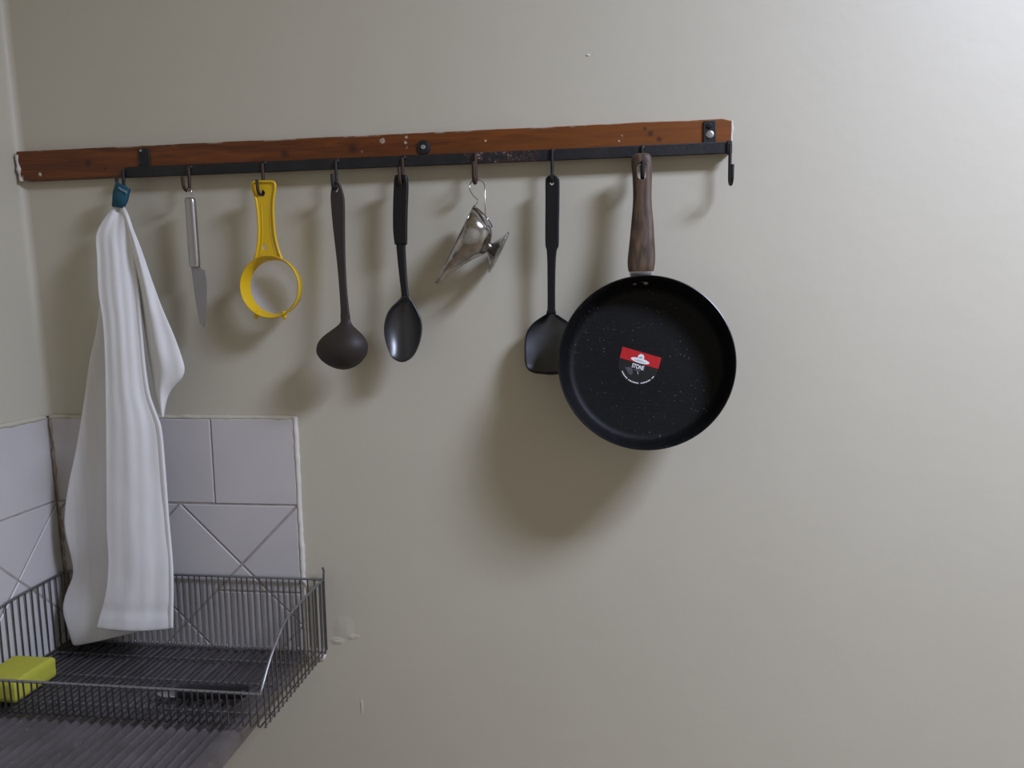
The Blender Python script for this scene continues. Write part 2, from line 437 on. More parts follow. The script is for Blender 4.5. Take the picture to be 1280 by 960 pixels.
rough_strip('plaster_edge', (XE + .0025, -.003, ZB - .002), (XE + .0015, -.003, ZT + .003), .0046, M['plaster'], wall_back, flat=1, amp=.25, wob=.0006)
rough_strip('plaster_ledge', (-.975, -.002, ZT + .001), (XE + .003, -.002, ZT + .001), .0042, M['wall'], wall_back, flat=1, amp=.5, wob=.0008)
rough_strip('plaster_ledge', (XL(ZT) + .0035, -.01, ZT + .0012), (XL(ZT) + .0035, -.62, ZT + .0012), .0045, M['wall'], wall_left, flat=1, amp=.4, wob=.0006)
# lumps of plaster beside the rack's corner, a scratch, an old drip
def lump(px, py, rx, rz, h, seed, mat):
    c = W(px, py, 0); mb = MB(); rows = []
    for i in range(9):
        q = i / 8; row = []
        for k in range(28):
            a = 2*PI*k/28; s = 1 + .35 * noise.noise(Vector((math.cos(a) * 1.7, math.sin(a) * 1.7, seed)))
            e = h * (1 - q*q) * (1 + .5 * noise.noise(Vector((q * 2 * math.cos(a), q * 2 * math.sin(a), seed + 4)))) - .0004 * q
            row.append(Vector((c.x + rx * q * s * math.cos(a), -e, c.z + rz * q * s * math.sin(a))))
        rows.append(row)
    mb.grid(rows, True); obj('plaster_lump', mb, mat, wall_back, smooth=60)
lump(430, 786, .026, .028, .0009, 1, M['wall']); lump(422, 801, .018, .008, .0013, 2, M['wall']); lump(401, 820, .010, .007, .008, 3, M['plaster'])
lump(440, 796, .016, .008, .0010, 5, M['wall']); lump(735, 69, .0045, .0022, .0012, 6, M['plaster']); lump(452, 882, .0035, .022, .001, 7, M['wall'])

# ================================================================== UTENSIL RAIL
zb_top, zb_bot = 1.5 + .2555, 1.5 + .2075
rail = thing('utensil_rail', (-.41, -.012, 1.7), 'long reddish brown wooden wall rail with black iron bar and hooks', 'rail')
mb = MB(); nX = 90; xl, xr = W(22, 209, .014).x, W(914, 170, .014).x
def edge_z(x, base, s): return base + .0009 * noise.noise(Vector((x * 14, s, 0))) + .0005 * noise.noise(Vector((x * 60, s, 3)))
rows = []
for i in range(nX + 1):
    x = lerp(xl, xr, i / nX); zt = edge_z(x, zb_top, 1) - (.004 if i == nX else 0); zo = edge_z(x, zb_bot, 8) + (.003 if i == 0 else 0)
    rows.append([Vector((x, .0005, zo)), Vector((x, -.0128, zo)), Vector((x, -.014, zo + .0012)), Vector((x, -.014, zt - .0012)), Vector((x, -.0128, zt)), Vector((x, .0005, zt))])
mb.grid(rows, True); mb.f.append(tuple(range(6))); mb.f.append(tuple(nX*6 + k for k in range(6)))
obj('wooden_board', mb, M['wood'], rail, smooth=30)
rough_strip('plaster_edge', (xl + .004, -.0125, zb_bot - .001), (xl + .001, -.0125, zb_top - .004), .0042, M['plaster'], wall_back, n=40, flat=1, amp=.9, wob=.0012)
rough_strip('plaster_edge', (xr + .0012, -.006, zb_bot + .012), (xr + .0012, -.006, zb_top - .001), .0022, M['plaster'], wall_back, n=30, flat=1, amp=.8)
bx0, bx1 = W(155, 215, .021).x, W(914, 185, .021).x
bz1 = (W(155, 208, .0215).z + W(900, 178.5, .0215).z) / 2; bz0 = (W(155, 222, .0215).z + W(900, 192, .0215).z) / 2
mb = MB(); mb.box((bx0, -.0215, bz0), (bx1, -.0155, bz1)); obj('iron_bar', mb, M['iron'], rail, bevel=.001, smooth=30)
def strap(px0, px1, py_top, screws, parent):
    xa, xb = W(px0, py_top, .0165).x, W(px1, py_top, .0165).x; zt = W((px0 + px1) / 2, py_top, .0165).z
    mb = MB(); mb.box((xa, -.0168, bz0 + .002), (xb, -.0138, zt)); s = obj('strap', mb, M['iron'], parent, bevel=.0008, smooth=30)
    for (x, y, r, m) in screws:
        c = W(x, y, .017); c.y = -.0166; mb = MB(); mb.lathe([(0, .0022), (r*.3, .0022), (r*.32, .0012), (r*.45, .0012), (r*.5, .0023), (r*.8, .0021), (r, .001), (r, 0), (0, 0)], c, n=20)
        obj('screw', mb, m, s, smooth=40)
strap(172.5, 186, 185.5, [(176, 188.5, .0022, M['screw'])], rail)
strap(879.5, 895, 151, [(886.5, 157, .0042, M['iron']), (887.5, 168, .0058, M['screw'])], rail)
c = W(529, 184, .0165); c.y = -.014; mb = MB(); mb.lathe([(0, .0028), (.008, .0028), (.0105, .0018), (.0112, 0), (0, 0)], c, n=24)
pl_ = obj('fixing_plate', mb, M['iron'], rail, smooth=40)
c.y = -.0166; mb = MB(); mb.lathe([(0, .0007), (.0011, .0007), (.0015, .0022), (.0032, .0018), (.004, .0004), (.004, 0), (0, 0)], c, n=20); obj('screw', mb, M['screw'], pl_, smooth=40)
# hooks: (shaft px, bottom py, reach, tip rise, tip sideways, material)
HK = {}
def hook(key, px, py, reach, rise, side=0., mat='iron', d0=.0235, r=.0026):
    p = W(px, py, d0 + reach / 2); x, zb = W(px, py, d0).x, p.z
    R = reach / 2; pts = [Vector((x, -d0, bz1 - .004)), Vector((x, -d0, bz0)), Vector((x, -d0, zb + R + r))]
    for k in range(1, 10):
        a = PI * k / 9; pts.append(Vector((x + side * (k / 9) * .3, -(d0 + R - R * math.cos(a)), zb + R + r - R * math.sin(a))))
    pts.append(Vector((x + side, -(d0 + reach + .001), zb + R + r + rise)))
    mb = MB(); mb.tube(smooth_path(pts, 3), r, 10); h = obj('hook', mb, M[mat], rail, smooth=60)
    HK[key] = Vector((x, -(d0 + R), zb + 2 * r)); return h
hook('towel', 155.5, 240, .017, .010)
hook('knife', 237.5, 240, .019, .011, mat='rust')
hook('strainer', 330, 246, .021, .012, mat='rust')
hook('ladle', 421, 239, .017, .014)
hook('spoon', 504, 234, .0195, .016, mat='rust')
hook('boat', 594.8, 231, .016, .022, mat='rust', r=.003)
hook('spatula', 690.5, 229.5, .014, .001)
hook('pan', 802.5, 229, .030, .012, d0=.0225)
he = hook('end', 912, 232.5, .024, .014)
mb = MB(); mb.box((W(908.5, 185, .0245).x, -.0248, bz0 - .0015), (W(915.5, 185, .0245).x, -.0145, bz1 + .001)); obj('end_collar', mb, M['iron'], he, bevel=.0018, smooth=40)
for px, py in ((238, 209), (330.5, 203.5), (421.5, 201), (505, 197), (595, 194), (690, 189), (803, 184.5)):
    c = W(px, py, .0215); c.y = -.0213; mb = MB(); mb.lathe([(0, .003), (.0022, .0027), (.0038, .0012), (.004, 0)], c, n=14); obj('rivet', mb, M['iron'], rail, smooth=60)

# ================================================================== TOWEL
tw = thing('dish_towel', W(150, 262, .045), 'white cotton tea towel hanging in folds from a teal loop', 'towel')
A0 = [(258, 143), (266, 136), (277, 128), (293, 120), (320, 121), (367, 123), (400, 128), (450, 131), (520, 132), (600, 132.5), (667, 133), (700, 135), (740, 132), (785, 120)]
A3 = [(258, 154), (267, 160), (310, 167), (367, 175), (407, 178), (453, 182), (493, 188), (510, 194), (533, 202), (583, 207), (650, 212), (713, 217), (785, 217)]
LB = [(258, 145), (300, 134), (380, 125), (420, 119), (450, 112), (500, 105), (560, 95), (610, 84.5), (650, 80), (672, 82.5), (700, 89.5), (720, 91), (740, 82.5), (762, 78), (785, 84), (808, 91)]
FR_ = [(258, 155), (266, 160), (285, 166), (310, 176), (350, 190), (385, 203), (420, 218), (445, 227), (460, 231), (472, 228.5), (482, 218), (492, 211), (505, 207), (522, 204)]
FI_ = [(258, 150), (285, 158), (320, 165), (367, 174), (407, 180), (440, 185), (480, 192), (522, 202.5)]
def nz(u, v, s, f=1.0): return noise.noise(Vector((u * f, v * f, s)))
mb = MB()
# front panel: left selvage -> right fold -> turned back behind itself
rows = []; NL = 66
for i in range(NL + 1):
    v = i / NL; yl = lerp(258, 786, v); row = []
    dl = sinterp([(258, .044), (300, .058), (400, .068), (520, .076), (650, .085), (785, .096)], yl)
    for k in range(29):
        u = k / 28
        y = yl + (3.5 * math.sin(PI * u) + 1.5 * u * 0) * v**6
        x = lerp(sinterp(A0, y), sinterp(A3, y), u)
        env = min(1, (yl - 255) / 60)
        d = dl + env * (.006 * math.sin(PI * min(1, u * 1.02)) - .014 * u) + env * (.0009 * math.cos(2*PI*(u * 1.5 + .25 + .2 * v)) + .0007 * math.cos(2*PI*(u * 4.2 + .5 * v)) * (1 - .5*v)) + .0018 * nz(u * 1.5, v * 3, 3)
        d += .0012 * env * nz(u * 3, v * 14, 8) * v
        if yl < 300: d += .004 * math.sin(u * 9) * (300 - yl) / 45
        if 758 < yl < 768: d -= .0018                       # hem seam
        row.append(W(x, y, d))
    for k in range(1, 9):                                     # turned back behind the right fold
        u = k / 8; x = lerp(sinterp(A3, yl), sinterp(A3, yl) - 30 * min(1, max(0, (yl - 256) / 90)), u ** 1.3)
        row.append(W(x, yl, dl - .006 - .012 * math.sin(u * PI / 2) * env + .001 * nz(u, v * 6, 5)))
    rows.append(row)
mb.grid(rows)
# rear panel, left of and behind the front one
rows = []
for i in range(NL + 1):
    v = i / NL; row = []
    for k in range(23):
        u = k / 22
        ybot = lerp(808, 782, u ** 1.4) - 2.5 * math.sin(PI * u)
        y = lerp(258, ybot, v); yL = lerp(258, 808, v)
        x = lerp(sinterp(LB, yL), sinterp(A3, min(y, 785)) - 7, u)
        env = min(1, (y - 255) / 90)
        d = sinterp([(258, .040), (400, .040), (560, .043), (700, .052), (808, .066)], yL)
        d += env * (.008 * math.sin(PI * u) * v + .006 * v * math.sin(2*PI*(u * 1.1 + v * .9)) + .003 * nz(u * 2, v * 4, 11))
        wav = max(0, (yL - 640) / 168)
        d += .010 * wav * math.sin((yL - 640) / 168 * 2 * PI * 1.3 + .5) * (1 - u) ** 1.5
        row.append(W(x, y, d))
    rows.append(row)
mb.grid(rows)
# right flap, a corner hanging free
rows = []
for i in range(45):
    v = i / 44; y = lerp(258, 522, v); row = []
    for k in range(17):
        u = k / 16; a, b = sinterp(FI_, y), sinterp(FR_, y)
        x = lerp(a, b, u); env = min(1, (y - 256) / 60)
        d = lerp(.047, .060, min(1, v * 1.3)) + env * (.011 * math.sin(PI * u * .85) - .012 * u * u * v - .012 * max(0, 1 - u * 3.5) * min(1, v * 2.5)) + .0028 * nz(u * 2.5, v * 6, 21) + .002 * env * math.cos(u * 9 + v * 5)
        row.append(W(x, y + (1 - u) * 0, d))
    rows.append(row)
mb.grid(rows)
cl = obj('cloth', mb, M['towel'], tw, smooth=180, solid=.0022, sub=1)
cl.modifiers.move(1, 0) if False else None
# hem seams and a stitched crease at the foot of the front panel
def seam(name, pts, d, r=.0007):
    mb = MB(); mb.tube(smooth_path([W(x, y, dd) for x, y, dd in pts], 8), r, 6); return obj(name, mb, M['towel'], cl, smooth=60)
# teal hanging loop
lp = MB(); rows = []
cor = [((140, 258), (153.5, 260)), ((141.2, 240), (158.5, 250)), ((145, 227.5), (161.5, 236.5))]
front = [[W(lerp(a[0], b[0], k / 6), lerp(a[1], b[1], k / 6), .050 + .003 * math.sin(PI * k / 6)) for k in range(7)] for a, b in cor]
top = [[W(lerp(145.5, 161.5, k / 6), lerp(226.8, 235.8, k / 6), d) for k in range(7)] for d in (.046, .040, .034)]
back = [[W(lerp(a[0], b[0], k / 6) + 1.5, lerp(a[1], b[1], k / 6) + 1, .0305) for k in range(7)] for a, b in cor[::-1]]
lp.grid(front + top + back)
loop = obj('hanging_loop', lp, M['teal'], tw, smooth=50, solid=.0012); loop['label'] = 'teal woven hanging loop with pale print'
mb = MB()
for k in range(6):
    u0, u1 = .25 + k * .11, .25 + k * .11 + .075
    def q(u, v): return W(lerp(144.2, 160.8, u), lerp(231.0, 240.0, u) + v, .0545)
    mb.add([q(u0, 0), q(u1, 0), q(u1, 3.2), q(u0, 3.0 if k % 2 else 2.2)], [(0, 1, 2, 3)])
obj('woven_print', mb, M['tape_print'], loop, smooth=0, solid=.0004)

# ================================================================== KNIFE ON THE RAIL
kn_ = thing('kitchen_knife', W(237, 245, .033), 'small steel kitchen knife hanging on the rail beside the towel', 'knife', None)
dk = .033
mb = MB()
st = []
for y, cx, hw in ((247.5, 237.6, 4.6), (248.6, 237.6, 6.2), (251, 237.8, 7.0), (256, 238.2, 6.9), (290, 240.7, 7.0), (322, 243, 7.0), (331, 243.7, 6.9), (333.6, 243.9, 6.4), (334.4, 244, 5)):
    st.append((W(cx, y, dk), hw * .00123, min(hw, 6) * .00105))
mb.loft(st, 20, 2.5); obj('handle', mb, M['knife_steel'], kn_, smooth=40)
mb = MB(); mb.tube(smooth_path([W(234.6, 249, dk), W(234.3, 242, dk), W(235.2, 237.5, dk), W(237, 236.2, dk), W(239, 238, dk), W(240, 242, dk), W(240.4, 249, dk)], 5), .0011, 8)
obj('hanging_ring', mb, M['steel'], kn_, smooth=60)
me = plate_mesh('blade', pxloop([(238.8, 333), (238.9, 338), (241, 355), (244.5, 380), (248.6, 401), (251, 406), (254.6, 408.6), (256, 396), (257.2, 380), (257.6, 355), (256, 340), (255.2, 337.2), (251, 336.8), (249.6, 333)], dk, 4), half=.0009, bevel=.0005, d=dk - .002)
link('blade', me, M['blade'], kn_, smooth=40)

# ================================================================== YELLOW STRAINER
sn = thing('strainer', W(330, 245, .035), 'yellow plastic tea strainer with round gauze hanging on the rail', 'strainer')
ds = .036
left = [(319, 324), (321.5, 312), (323, 300), (323.4, 285), (322.2, 265), (319.5, 248), (316.6, 238)]
right = [(343.5, 238), (341.8, 250), (341.4, 265), (342.6, 285), (344, 297), (347.5, 311), (352, 324)]
topc = [(315.6, 233), (316.2, 229), (319, 227.4), (329, 227.2), (340, 227.3), (343, 229), (343.9, 233)]
outline = pxloop(left + topc + right, ds, 4)
me = plate_mesh('handle', outline, [circ(328.5, 242, ds, .0042, 16, .0052), circ(331, 309, ds, .003, 14, .005)], half=.0014, bevel=.0006, d=ds)
hd = link('handle', me, M['yellow'], sn, smooth=40)
mb = MB(); mb.tube(smooth_path([W(x, y, ds + .002) for x, y in left[:] + topc + right], 4), .0021, 10)
obj('handle_edge', mb, M['yellow'], hd, smooth=60)
mb = MB(); mb.tube(smooth_path([W(x, y, ds + .0012) for x, y in ((325, 318), (327.6, 300), (327.8, 280), (326.6, 256))], 4), .001, 6)
mb.tube(smooth_path([W(x, y, ds + .0012) for x, y in ((345, 318), (340.2, 300), (337.8, 280), (336.6, 256))], 4), .001, 6); obj('handle_rib', mb, M['yellow'], hd, smooth=60)
c = W(337, 358.5, .047); c.y = 0; k_ = (1.2085 - .047) / 960 * 1.06
R1 = 38.6 * k_; 
mb = MB(); mb.lathe([(R1 - .004, .044), (R1 - .001, .0485), (R1 + .0002, .047), (R1 - .0002, .044), (R1 - .0035, .026), (R1 - .0058, .0245), (R1 - .0072, .026), (R1 - .0052, .036)], c, n=72, closed=True)
ring = obj('ring', mb, M['yellow'], sn, smooth=50)
mb = MB(); mb.lathe([((R1 - .0062) * math.cos(a), .0255 - .019 * math.sin(a)) for a in [PI / 2 * i / 10 for i in range(11)]], c, n=48); obj('gauze_bowl', mb, M['gauze'], sn, smooth=60)
for px in (319.5, 356.3):
    a, b = W(px + (2 if px < 330 else -1.5), 389, .042), W(px, 399, .042); mb = MB(); mb.tube([a, a.lerp(b, .6), a.lerp(b, .9), b], [.0042, .0036, .003, .0012], 10); obj('rest_lug', mb, M['yellow'], ring, smooth=60)

# ================================================================== LADLE
def bowl_grid(outl_l, outl_r, y0, y1, dfun, nv=34, nu=25):
    rows = []
    for i in range(nv + 1):
        v = .5 - .5 * math.cos(PI * i / nv); y = lerp(y0, y1, v); a, b = sinterp(outl_l, y), sinterp(outl_r, y); row = []
        for k in range(nu):
            u = -math.cos(PI * k / (nu - 1)); row.append(W(lerp(a, b, (u + 1) / 2), y, dfun(u, v)))
        rows.append(row)
    mb = MB(); mb.grid(rows); return mb
la = thing('ladle', W(421, 240, .033), 'dark brown ladle with wide rounded bowl, hanging right of the yellow strainer', 'ladle')
Lh = [(420.5, 227), (416.2, 231), (414, 240), (413.9, 252), (416.2, 280), (419, 305), (421.8, 330), (424.4, 360), (426, 385), (427, 402)]
Rh = [(437.4, 402), (435.8, 385), (433.4, 360), (431.8, 330), (431.2, 305), (431, 280), (430.6, 252), (428.9, 241), (426, 232), (423.2, 228)]
dl_ = .033
me = plate_mesh('handle', pxloop(Lh + Rh, dl_, 4), [pxloop([(420.2, 240), (417.6, 235), (416.6, 230.5), (418.8, 228.8), (421.6, 231), (423.2, 235), (422.6, 239)], dl_, 3)], half=.0028, bevel=.0016, d=dl_, bres=3)
for v in me.vertices:
    q = max(0, (1.7 - v.co.z) / .22); v.co += (EYE - v.co) * (.0125 * q * q / 1.17)
link('handle', me, M['brown_nylon'], la, smooth=50)
LL = [(393, 429.5), (398, 427.3), (404, 425.8), (408, 422), (414, 414), (420, 405.8), (428, 398.6), (436, 396.2), (442, 396.8), (449, 401.5), (455, 409), (458.4, 416), (460.4, 422.5), (461.2, 428.5)]
LR = [(393, 434.6), (398, 437), (404, 438.5), (408, 441), (414, 447.5), (420, 453.6), (428, 458.2), (436, 459.2), (442, 458), (449, 453.5), (455, 447.5), (458.4, 441.5), (460.4, 436), (461.2, 430.5)]
mb = bowl_grid(LL, LR, 393, 461.2, lambda u, v: .0490 + .0065 * v + .0245 * (1 - u*u) ** .8 * (math.sin(PI / 2 * min(1, v / .6)) ** 2 if v < .6 else math.cos(PI / 2 * (v - .6) / .4) ** .6))
obj('ladle_bowl', mb, M['brown_nylon'], la, smooth=60, solid=.0022)

# ================================================================== BLACK SPOON
sp = thing('serving_spoon', W(502, 235, .033), 'black serving spoon with oval bowl, hanging right of the dark brown ladle', 'spoon')
Lg = [(495.6, 218.6), (493.2, 224), (492.4, 236), (491.6, 258), (491.6, 285), (493.2, 302), (495.2, 306)]
Rg = [(507.2, 306), (508.8, 302), (509, 285), (509.6, 258), (510.4, 236), (509.8, 224), (506.8, 218.6)]
me = plate_mesh('grip', pxloop(Lg + Rg, .034, 4), [circ(501.5, 228, .034, .0028, 14, .0042)], half=.0042, bevel=.0028, d=.034, bres=3)
link('grip', me, M['black_nylon'], sp, smooth=50)
mb = MB(); st = []
for y, a, b, d, th in ((300, 495, 507.5, .034, .0034), (312, 495.6, 507, .034, .0032), (330, 497.4, 508, .035, .003), (350, 499.6, 509.2, .038, .0028), (368, 501.8, 511, .041, .0026), (378, 501.2, 513.4, .043, .002)):
    p, q = W(a, y, d), W(b, y, d); st.append(((p + q) / 2, (q.x - p.x) / 2, th))
mb.loft(st, 14, 2.6); obj('neck', mb, M['black_nylon'], sp, smooth=50)
SL = [(370, 502), (374, 500), (378, 496.4), (384, 490), (390, 485.6), (400, 481.8), (412, 480.4), (425, 482), (436, 485.4), (442, 487.8), (446, 490), (449.5, 494.2), (451.3, 498.6), (452, 502)]
SR = [(370, 511), (374, 513), (378, 515.6), (384, 519.2), (390, 522.2), (400, 526), (412, 527), (425, 525), (436, 521.2), (442, 518), (446, 515), (449.5, 510.6), (451.3, 506.6), (452, 503.6)]
mb = bowl_grid(SL, SR, 371, 452, lambda u, v: .045 + .006 * v - .017 * (1 - u*u) * math.sin(PI * v) ** .75)
obj('spoon_bowl', mb, M['satin_black'], sp, smooth=60, solid=.0022)

# ================================================================== SPATULA
sa = thing('spatula', W(690, 235, .030), 'black turner spatula hanging half hidden behind the frying pan', 'spatula')
Lg = [(686.5, 219.4), (683, 222.4), (681.8, 227), (681.8, 250), (681.6, 280), (681.8, 306), (683.4, 313), (684.2, 330), (684.4, 360), (684.4, 385), (684, 392)]
Rg = [(694, 392), (694, 385), (694, 360), (694.6, 330), (696, 313), (698.4, 306), (698.8, 280), (699.4, 250), (699.4, 227), (698, 222.4), (694.4, 219.4)]
me = plate_mesh('handle', pxloop(Lg + Rg,   .031, 4), [circ(690, 229.2, .031, .0031, 16)], half=.0032, bevel=.0022, d=.031, bres=3)
hd = link('handle', me, M['black_nylon'], sa, smooth=50)
c = W(690, 229.2, .033); c.y = -.0338; mb = MB(); mb.lathe([(.0028, 0), (.0036, .0009), (.0041, 0), (.0036, -.0009)], c, n=20, closed=True); ey = obj('eyelet', mb, M['steel'], hd, smooth=60); ey['label'] = 'bright metal eyelet'
SL = [(388, 684), (394, 682.4), (398, 676), (402, 670), (408, 664), (416, 659.2), (426, 657), (440, 656.6), (454, 657.4), (460, 659.4), (464.4, 664), (466, 670), (467.4, 682), (468, 687)]
SR = [(388, 694), (394, 696), (398, 702), (402, 708), (408, 714), (416, 718.4), (426, 720.6), (440, 721), (454, 720.2), (460, 718.2), (464.4, 713.6), (466, 708), (467.4, 696), (468, 690)]
mb = bowl_grid(SL, SR, 388.5, 468, lambda u, v: .0215 + .022 * v - .0125 * (1 - u*u) * math.sin(PI * min(1, v * .75 + .02)) ** .6)
bl = obj('turner_blade', mb, M['satin_black'], sa, smooth=60, solid=.002)
mb = MB(); ol = [(sinterp(SL, y), y) for y in range(394, 469, 4)] + [(sinterp(SR, y), y) for y in range(466, 393, -4)]
mb.tube([W(x, y, .0222 + .022 * (y - 388) / 80) for x, y in ol], .0013, 8); obj('blade_rim', mb, M['black_nylon'], bl, smooth=60)

# ================================================================== SAUCE BOAT
sb = thing('sauce_boat', W(596, 232, .035), 'silver footed sauce boat hanging tilted by its wire handle from the rail', 'sauce boat')
P0 = W(592, 258, .046); s_ = (W(592, 358, .046) - W(592, 258, .046)).length / 100
U_ = (W(547, 348, .046) - P0) / 100.6; N_ = (W(592 + 44.7, 258 + 22.35, .046) - P0) / 50; Y_ = (EYE - P0).normalized()
def B(s, h, wv=0.): return P0 + U_ * s + N_ * h + Y_ * (wv * s_)
hp = [(-1, 2), (2, 10), (6, 19.5), (14.3, 31.7), (21, 36.5), (28, 38.6), (38, 39.8), (46, 39.2), (54, 32.6), (62, 27), (70, 21.5), (86, 11.5), (98, 7.5), (104, 6), (106, 3)]
wp = [(-1, 2), (2, 9), (6, 15), (14, 22), (26, 26), (40, 26), (54, 22), (70, 15), (86, 10), (100, 7.5), (106, 6)]
rows = []
for i in range(50):
    s = lerp(-1, 106, i / 49); h, ww = sinterp(hp, s), sinterp(wp, s); row = []
    for k in range(25):
        a = PI * k / 24; row.append(B(s + 1.5 * (1 - math.sin(a)) * 0, h * math.sin(a) ** .9, ww * math.cos(a)))
    rows.append(row)
mb = MB(); mb.grid(rows); body = obj('boat_body', mb, M['silver'], sb, smooth=70, solid=.0009)
mb = MB(); mb.tube([r[0] for r in rows] + [r[-1] for r in rows[::-1]], .0009, 8, closed=True); obj('rolled_rim', mb, M['silver'], body, smooth=60)
mb = MB(); mb.tube(smooth_path([B(12.5, 32.2, 2), B(9, 28, 12), B(5, 21, 15.5), B(1, 9, 10)], 5), .0011, 6); mb.tube([B(3, 14, 14), B(0, 5, 8)], .0011, 6); obj('rim_band', mb, M['silver'], body, smooth=60)
axn = (N_.normalized() + Y_ * -.10).normalized(); cf = B(37, 0, 0)
mb = MB(); mb.lathe([(r * s_, h * s_) for r, h in ((7, 36), (7, 41), (8, 43), (13, 46), (20, 50.2), (26, 53.2), (28, 53.6), (28.6, 54.6), (28.2, 55.6), (26, 55.2), (18, 51.6), (10, 47), (4, 45), (0, 44.5))], cf, axn, n=48); obj('foot', mb, M['silver'], sb, smooth=50)
mb = MB(); mb.tube(smooth_path([B(-1, 1, 0), W(597.6, 251, .044), W(591.5, 244.5, .041), W(587.4, 237, .037), W(588, 229.5, .034), W(592, 225.2, .0325), W(597, 224.6, .0325), W(602.5, 227, .034), W(605.6, 231, .036), W(606.2, 240, .040), W(606.4, 256, .044), W(606.8, 272, .046)], 6), .0009, 8); obj('wire_handle', mb, M['steel'], sb, smooth=60)

# ================================================================== FRYING PAN
fp = thing('frying_pan', W(803, 228, .042), 'large black frying pan with wood look handle and a red sticker inside', 'pan')
dr, RP, DP = .097, 0, .044
cP = W(807.5, 452.3, dr); RP = (W(919, 452.3, dr).x - W(695.5, 452.3, dr).x) / 2
axp = Vector((.012, -1, .20)).normalized()
fl = RP - .0215
inner = [(0, -DP + .0024), (fl * .5, -DP + .0024), (fl - .002, -DP + .0025), (fl + .0035, -DP + .0034), (fl + .0075, -DP + .0065), (fl + .0115, -DP + .014), (RP - .0055, -.012), (RP - .0028, -.0012), (RP - .0012, .0003)]
outer = [(RP, -.0002), (RP + .0001, -.0015), (RP - .0016, -.003), (RP - .0040, -.012), (fl + .013, -DP + .012), (fl + .0085, -DP + .004), (fl + .002, -DP), (0, -DP)]
mb = MB(); mb.lathe(inner, cP, axp, n=96); inn = obj('coated_inside', mb, M['stone'], fp, smooth=40)
mb = MB(); mb.lathe([inner[-1]] + outer, cP, axp, n=96); obj('pan_shell', mb, M['pan_black'], fp, smooth=40)
# handle with a through slot
prof = [(191.8, 796, 809, .0035), (193, 793, 811.5, .006), (196, 790, 814, .0078), (202, 788.9, 815.4, .0088), (222, 790.6, 815, .009), (250, 791.2, 814.6, .009), (280, 788.9, 816.9, .0098), (308, 786.2, 818.7, .0105), (325, 784.5, 819, .0105), (335, 784.8, 818, .010), (339.5, 786, 816.8, .0085)]
def hd_d(y): return lerp(.043, .060, max(0, (y - 192) / 148) ** 1.4)
st = []
for i in range(60):
    y = lerp(191.8, 339.5, (i / 59)); y = 191.8 + 147.7 * (i / 59) ** 1.15
    a, b, th = sinterp([(p[0], p[1]) for p in prof], y), sinterp([(p[0], p[2]) for p in prof], y), sinterp([(p[0], p[3]) for p in prof], y)
    d = hd_d(y); p, q = W(a, y, d), W(b, y, d); st.append(((p + q) / 2, (q.x - p.x) / 2, th))
mb = MB(); mb.loft(st, 32, 2.5); hm = mb.mesh('handle')
slot = []
ca, cb = W(802.3, 211.5, .043), W(802.3, 220.5, .043); sr = .0072
for k in range(13): a = PI * k / 12; slot.append((ca.x + sr * math.cos(a), ca.z + sr * 1.05 * math.sin(a)))
for k in range(13): a = PI + PI * k / 12; slot.append((cb.x + sr * .95 * math.cos(a), cb.z + sr * .85 * math.sin(a)))
cm = MB(); n = len(slot); cm.add([(x, -.01, z) for x, z in slot] + [(x, -.09, z) for x, z in slot], [tuple(range(n)), tuple(range(2*n - 1, n - 1, -1))] + [(i, (i+1) % n, n + (i+1) % n, n + i) for i in range(n)])
co = bpy.data.objects.new('cut', cm.mesh('cut')); COL.objects.link(co); ho = bpy.data.objects.new('h', hm); COL.objects.link(ho)
bo = ho.modifiers.new('b', 'BOOLEAN'); bo.object = co; bo.operation = 'DIFFERENCE'; bo.solver = 'EXACT'
hm2 = bpy.data.meshes.new_from_object(ho.evaluated_get(bpy.context.evaluated_depsgraph_get()))
bpy.data.objects.remove(ho); bpy.data.objects.remove(co)
ph = link('handle', hm2, M['walnut'], fp, smooth=40); ph['label'] = 'brown wood look handle with a hanging slot'
mb = MB(); lin = [Vector((x, 0, z)) for x, z in slot]; cen = (ca + cb) / 2; n = len(lin); rows = []
for d, s in ((.0375, .97), (.0475, .98), (.0475, .86), (.0375, .85)): rows.append([Vector((cen.x + (p.x - cen.x) * s, -d, cen.z + (p.z - cen.z) * s)) for p in lin])
mb.grid(rows + [rows[0]], True); obj('slot_liner', mb, M['steel'], ph, smooth=50)
# metal collar and neck between handle and rim
st = []
for y, a, b, th in ((337.5, 786.5, 816.5, .0085), (340, 786.6, 816.6, .0088), (344, 787.2, 816.2, .008), (348, 789.5, 814, .0055), (353, 791.5, 812.5, .0035)):
    d = lerp(.060, .0535, (y - 337.5) / 15.5); p, q = W(a, y, d), W(b, y, d); st.append(((p + q) / 2, (q.x - p.x) / 2, th))
mb = MB(); mb.loft(st, 24, 2.6); fe = obj('collar', mb, M['alu'], fp, smooth=45); fe['label'] = 'bright metal collar under the handle'
def onfloor(px, py, up=0.):                  # point on the inner floor of the pan under a pixel
    v = ray(px, py); c0 = cP + axp * (-DP + .0024 + up); return EYE + v * ((c0 - EYE).dot(axp) / v.dot(axp))
upp = Vector((1, 0, 0)).cross(axp).normalized()
if upp.z < 0: upp = -upp
for xo in (-.0152, .0015):
    c = cP + axp * -.021 + upp * (RP - .0082) + Vector((xo, 0, 0)); mb = MB(); mb.lathe([(0, .0014), (.0022, .0012), (.0036, .0002), (.0038, -.003)], c, (-upp + axp * .35), n=18); obj('rivet', mb, M['blade'], fp, smooth=60)
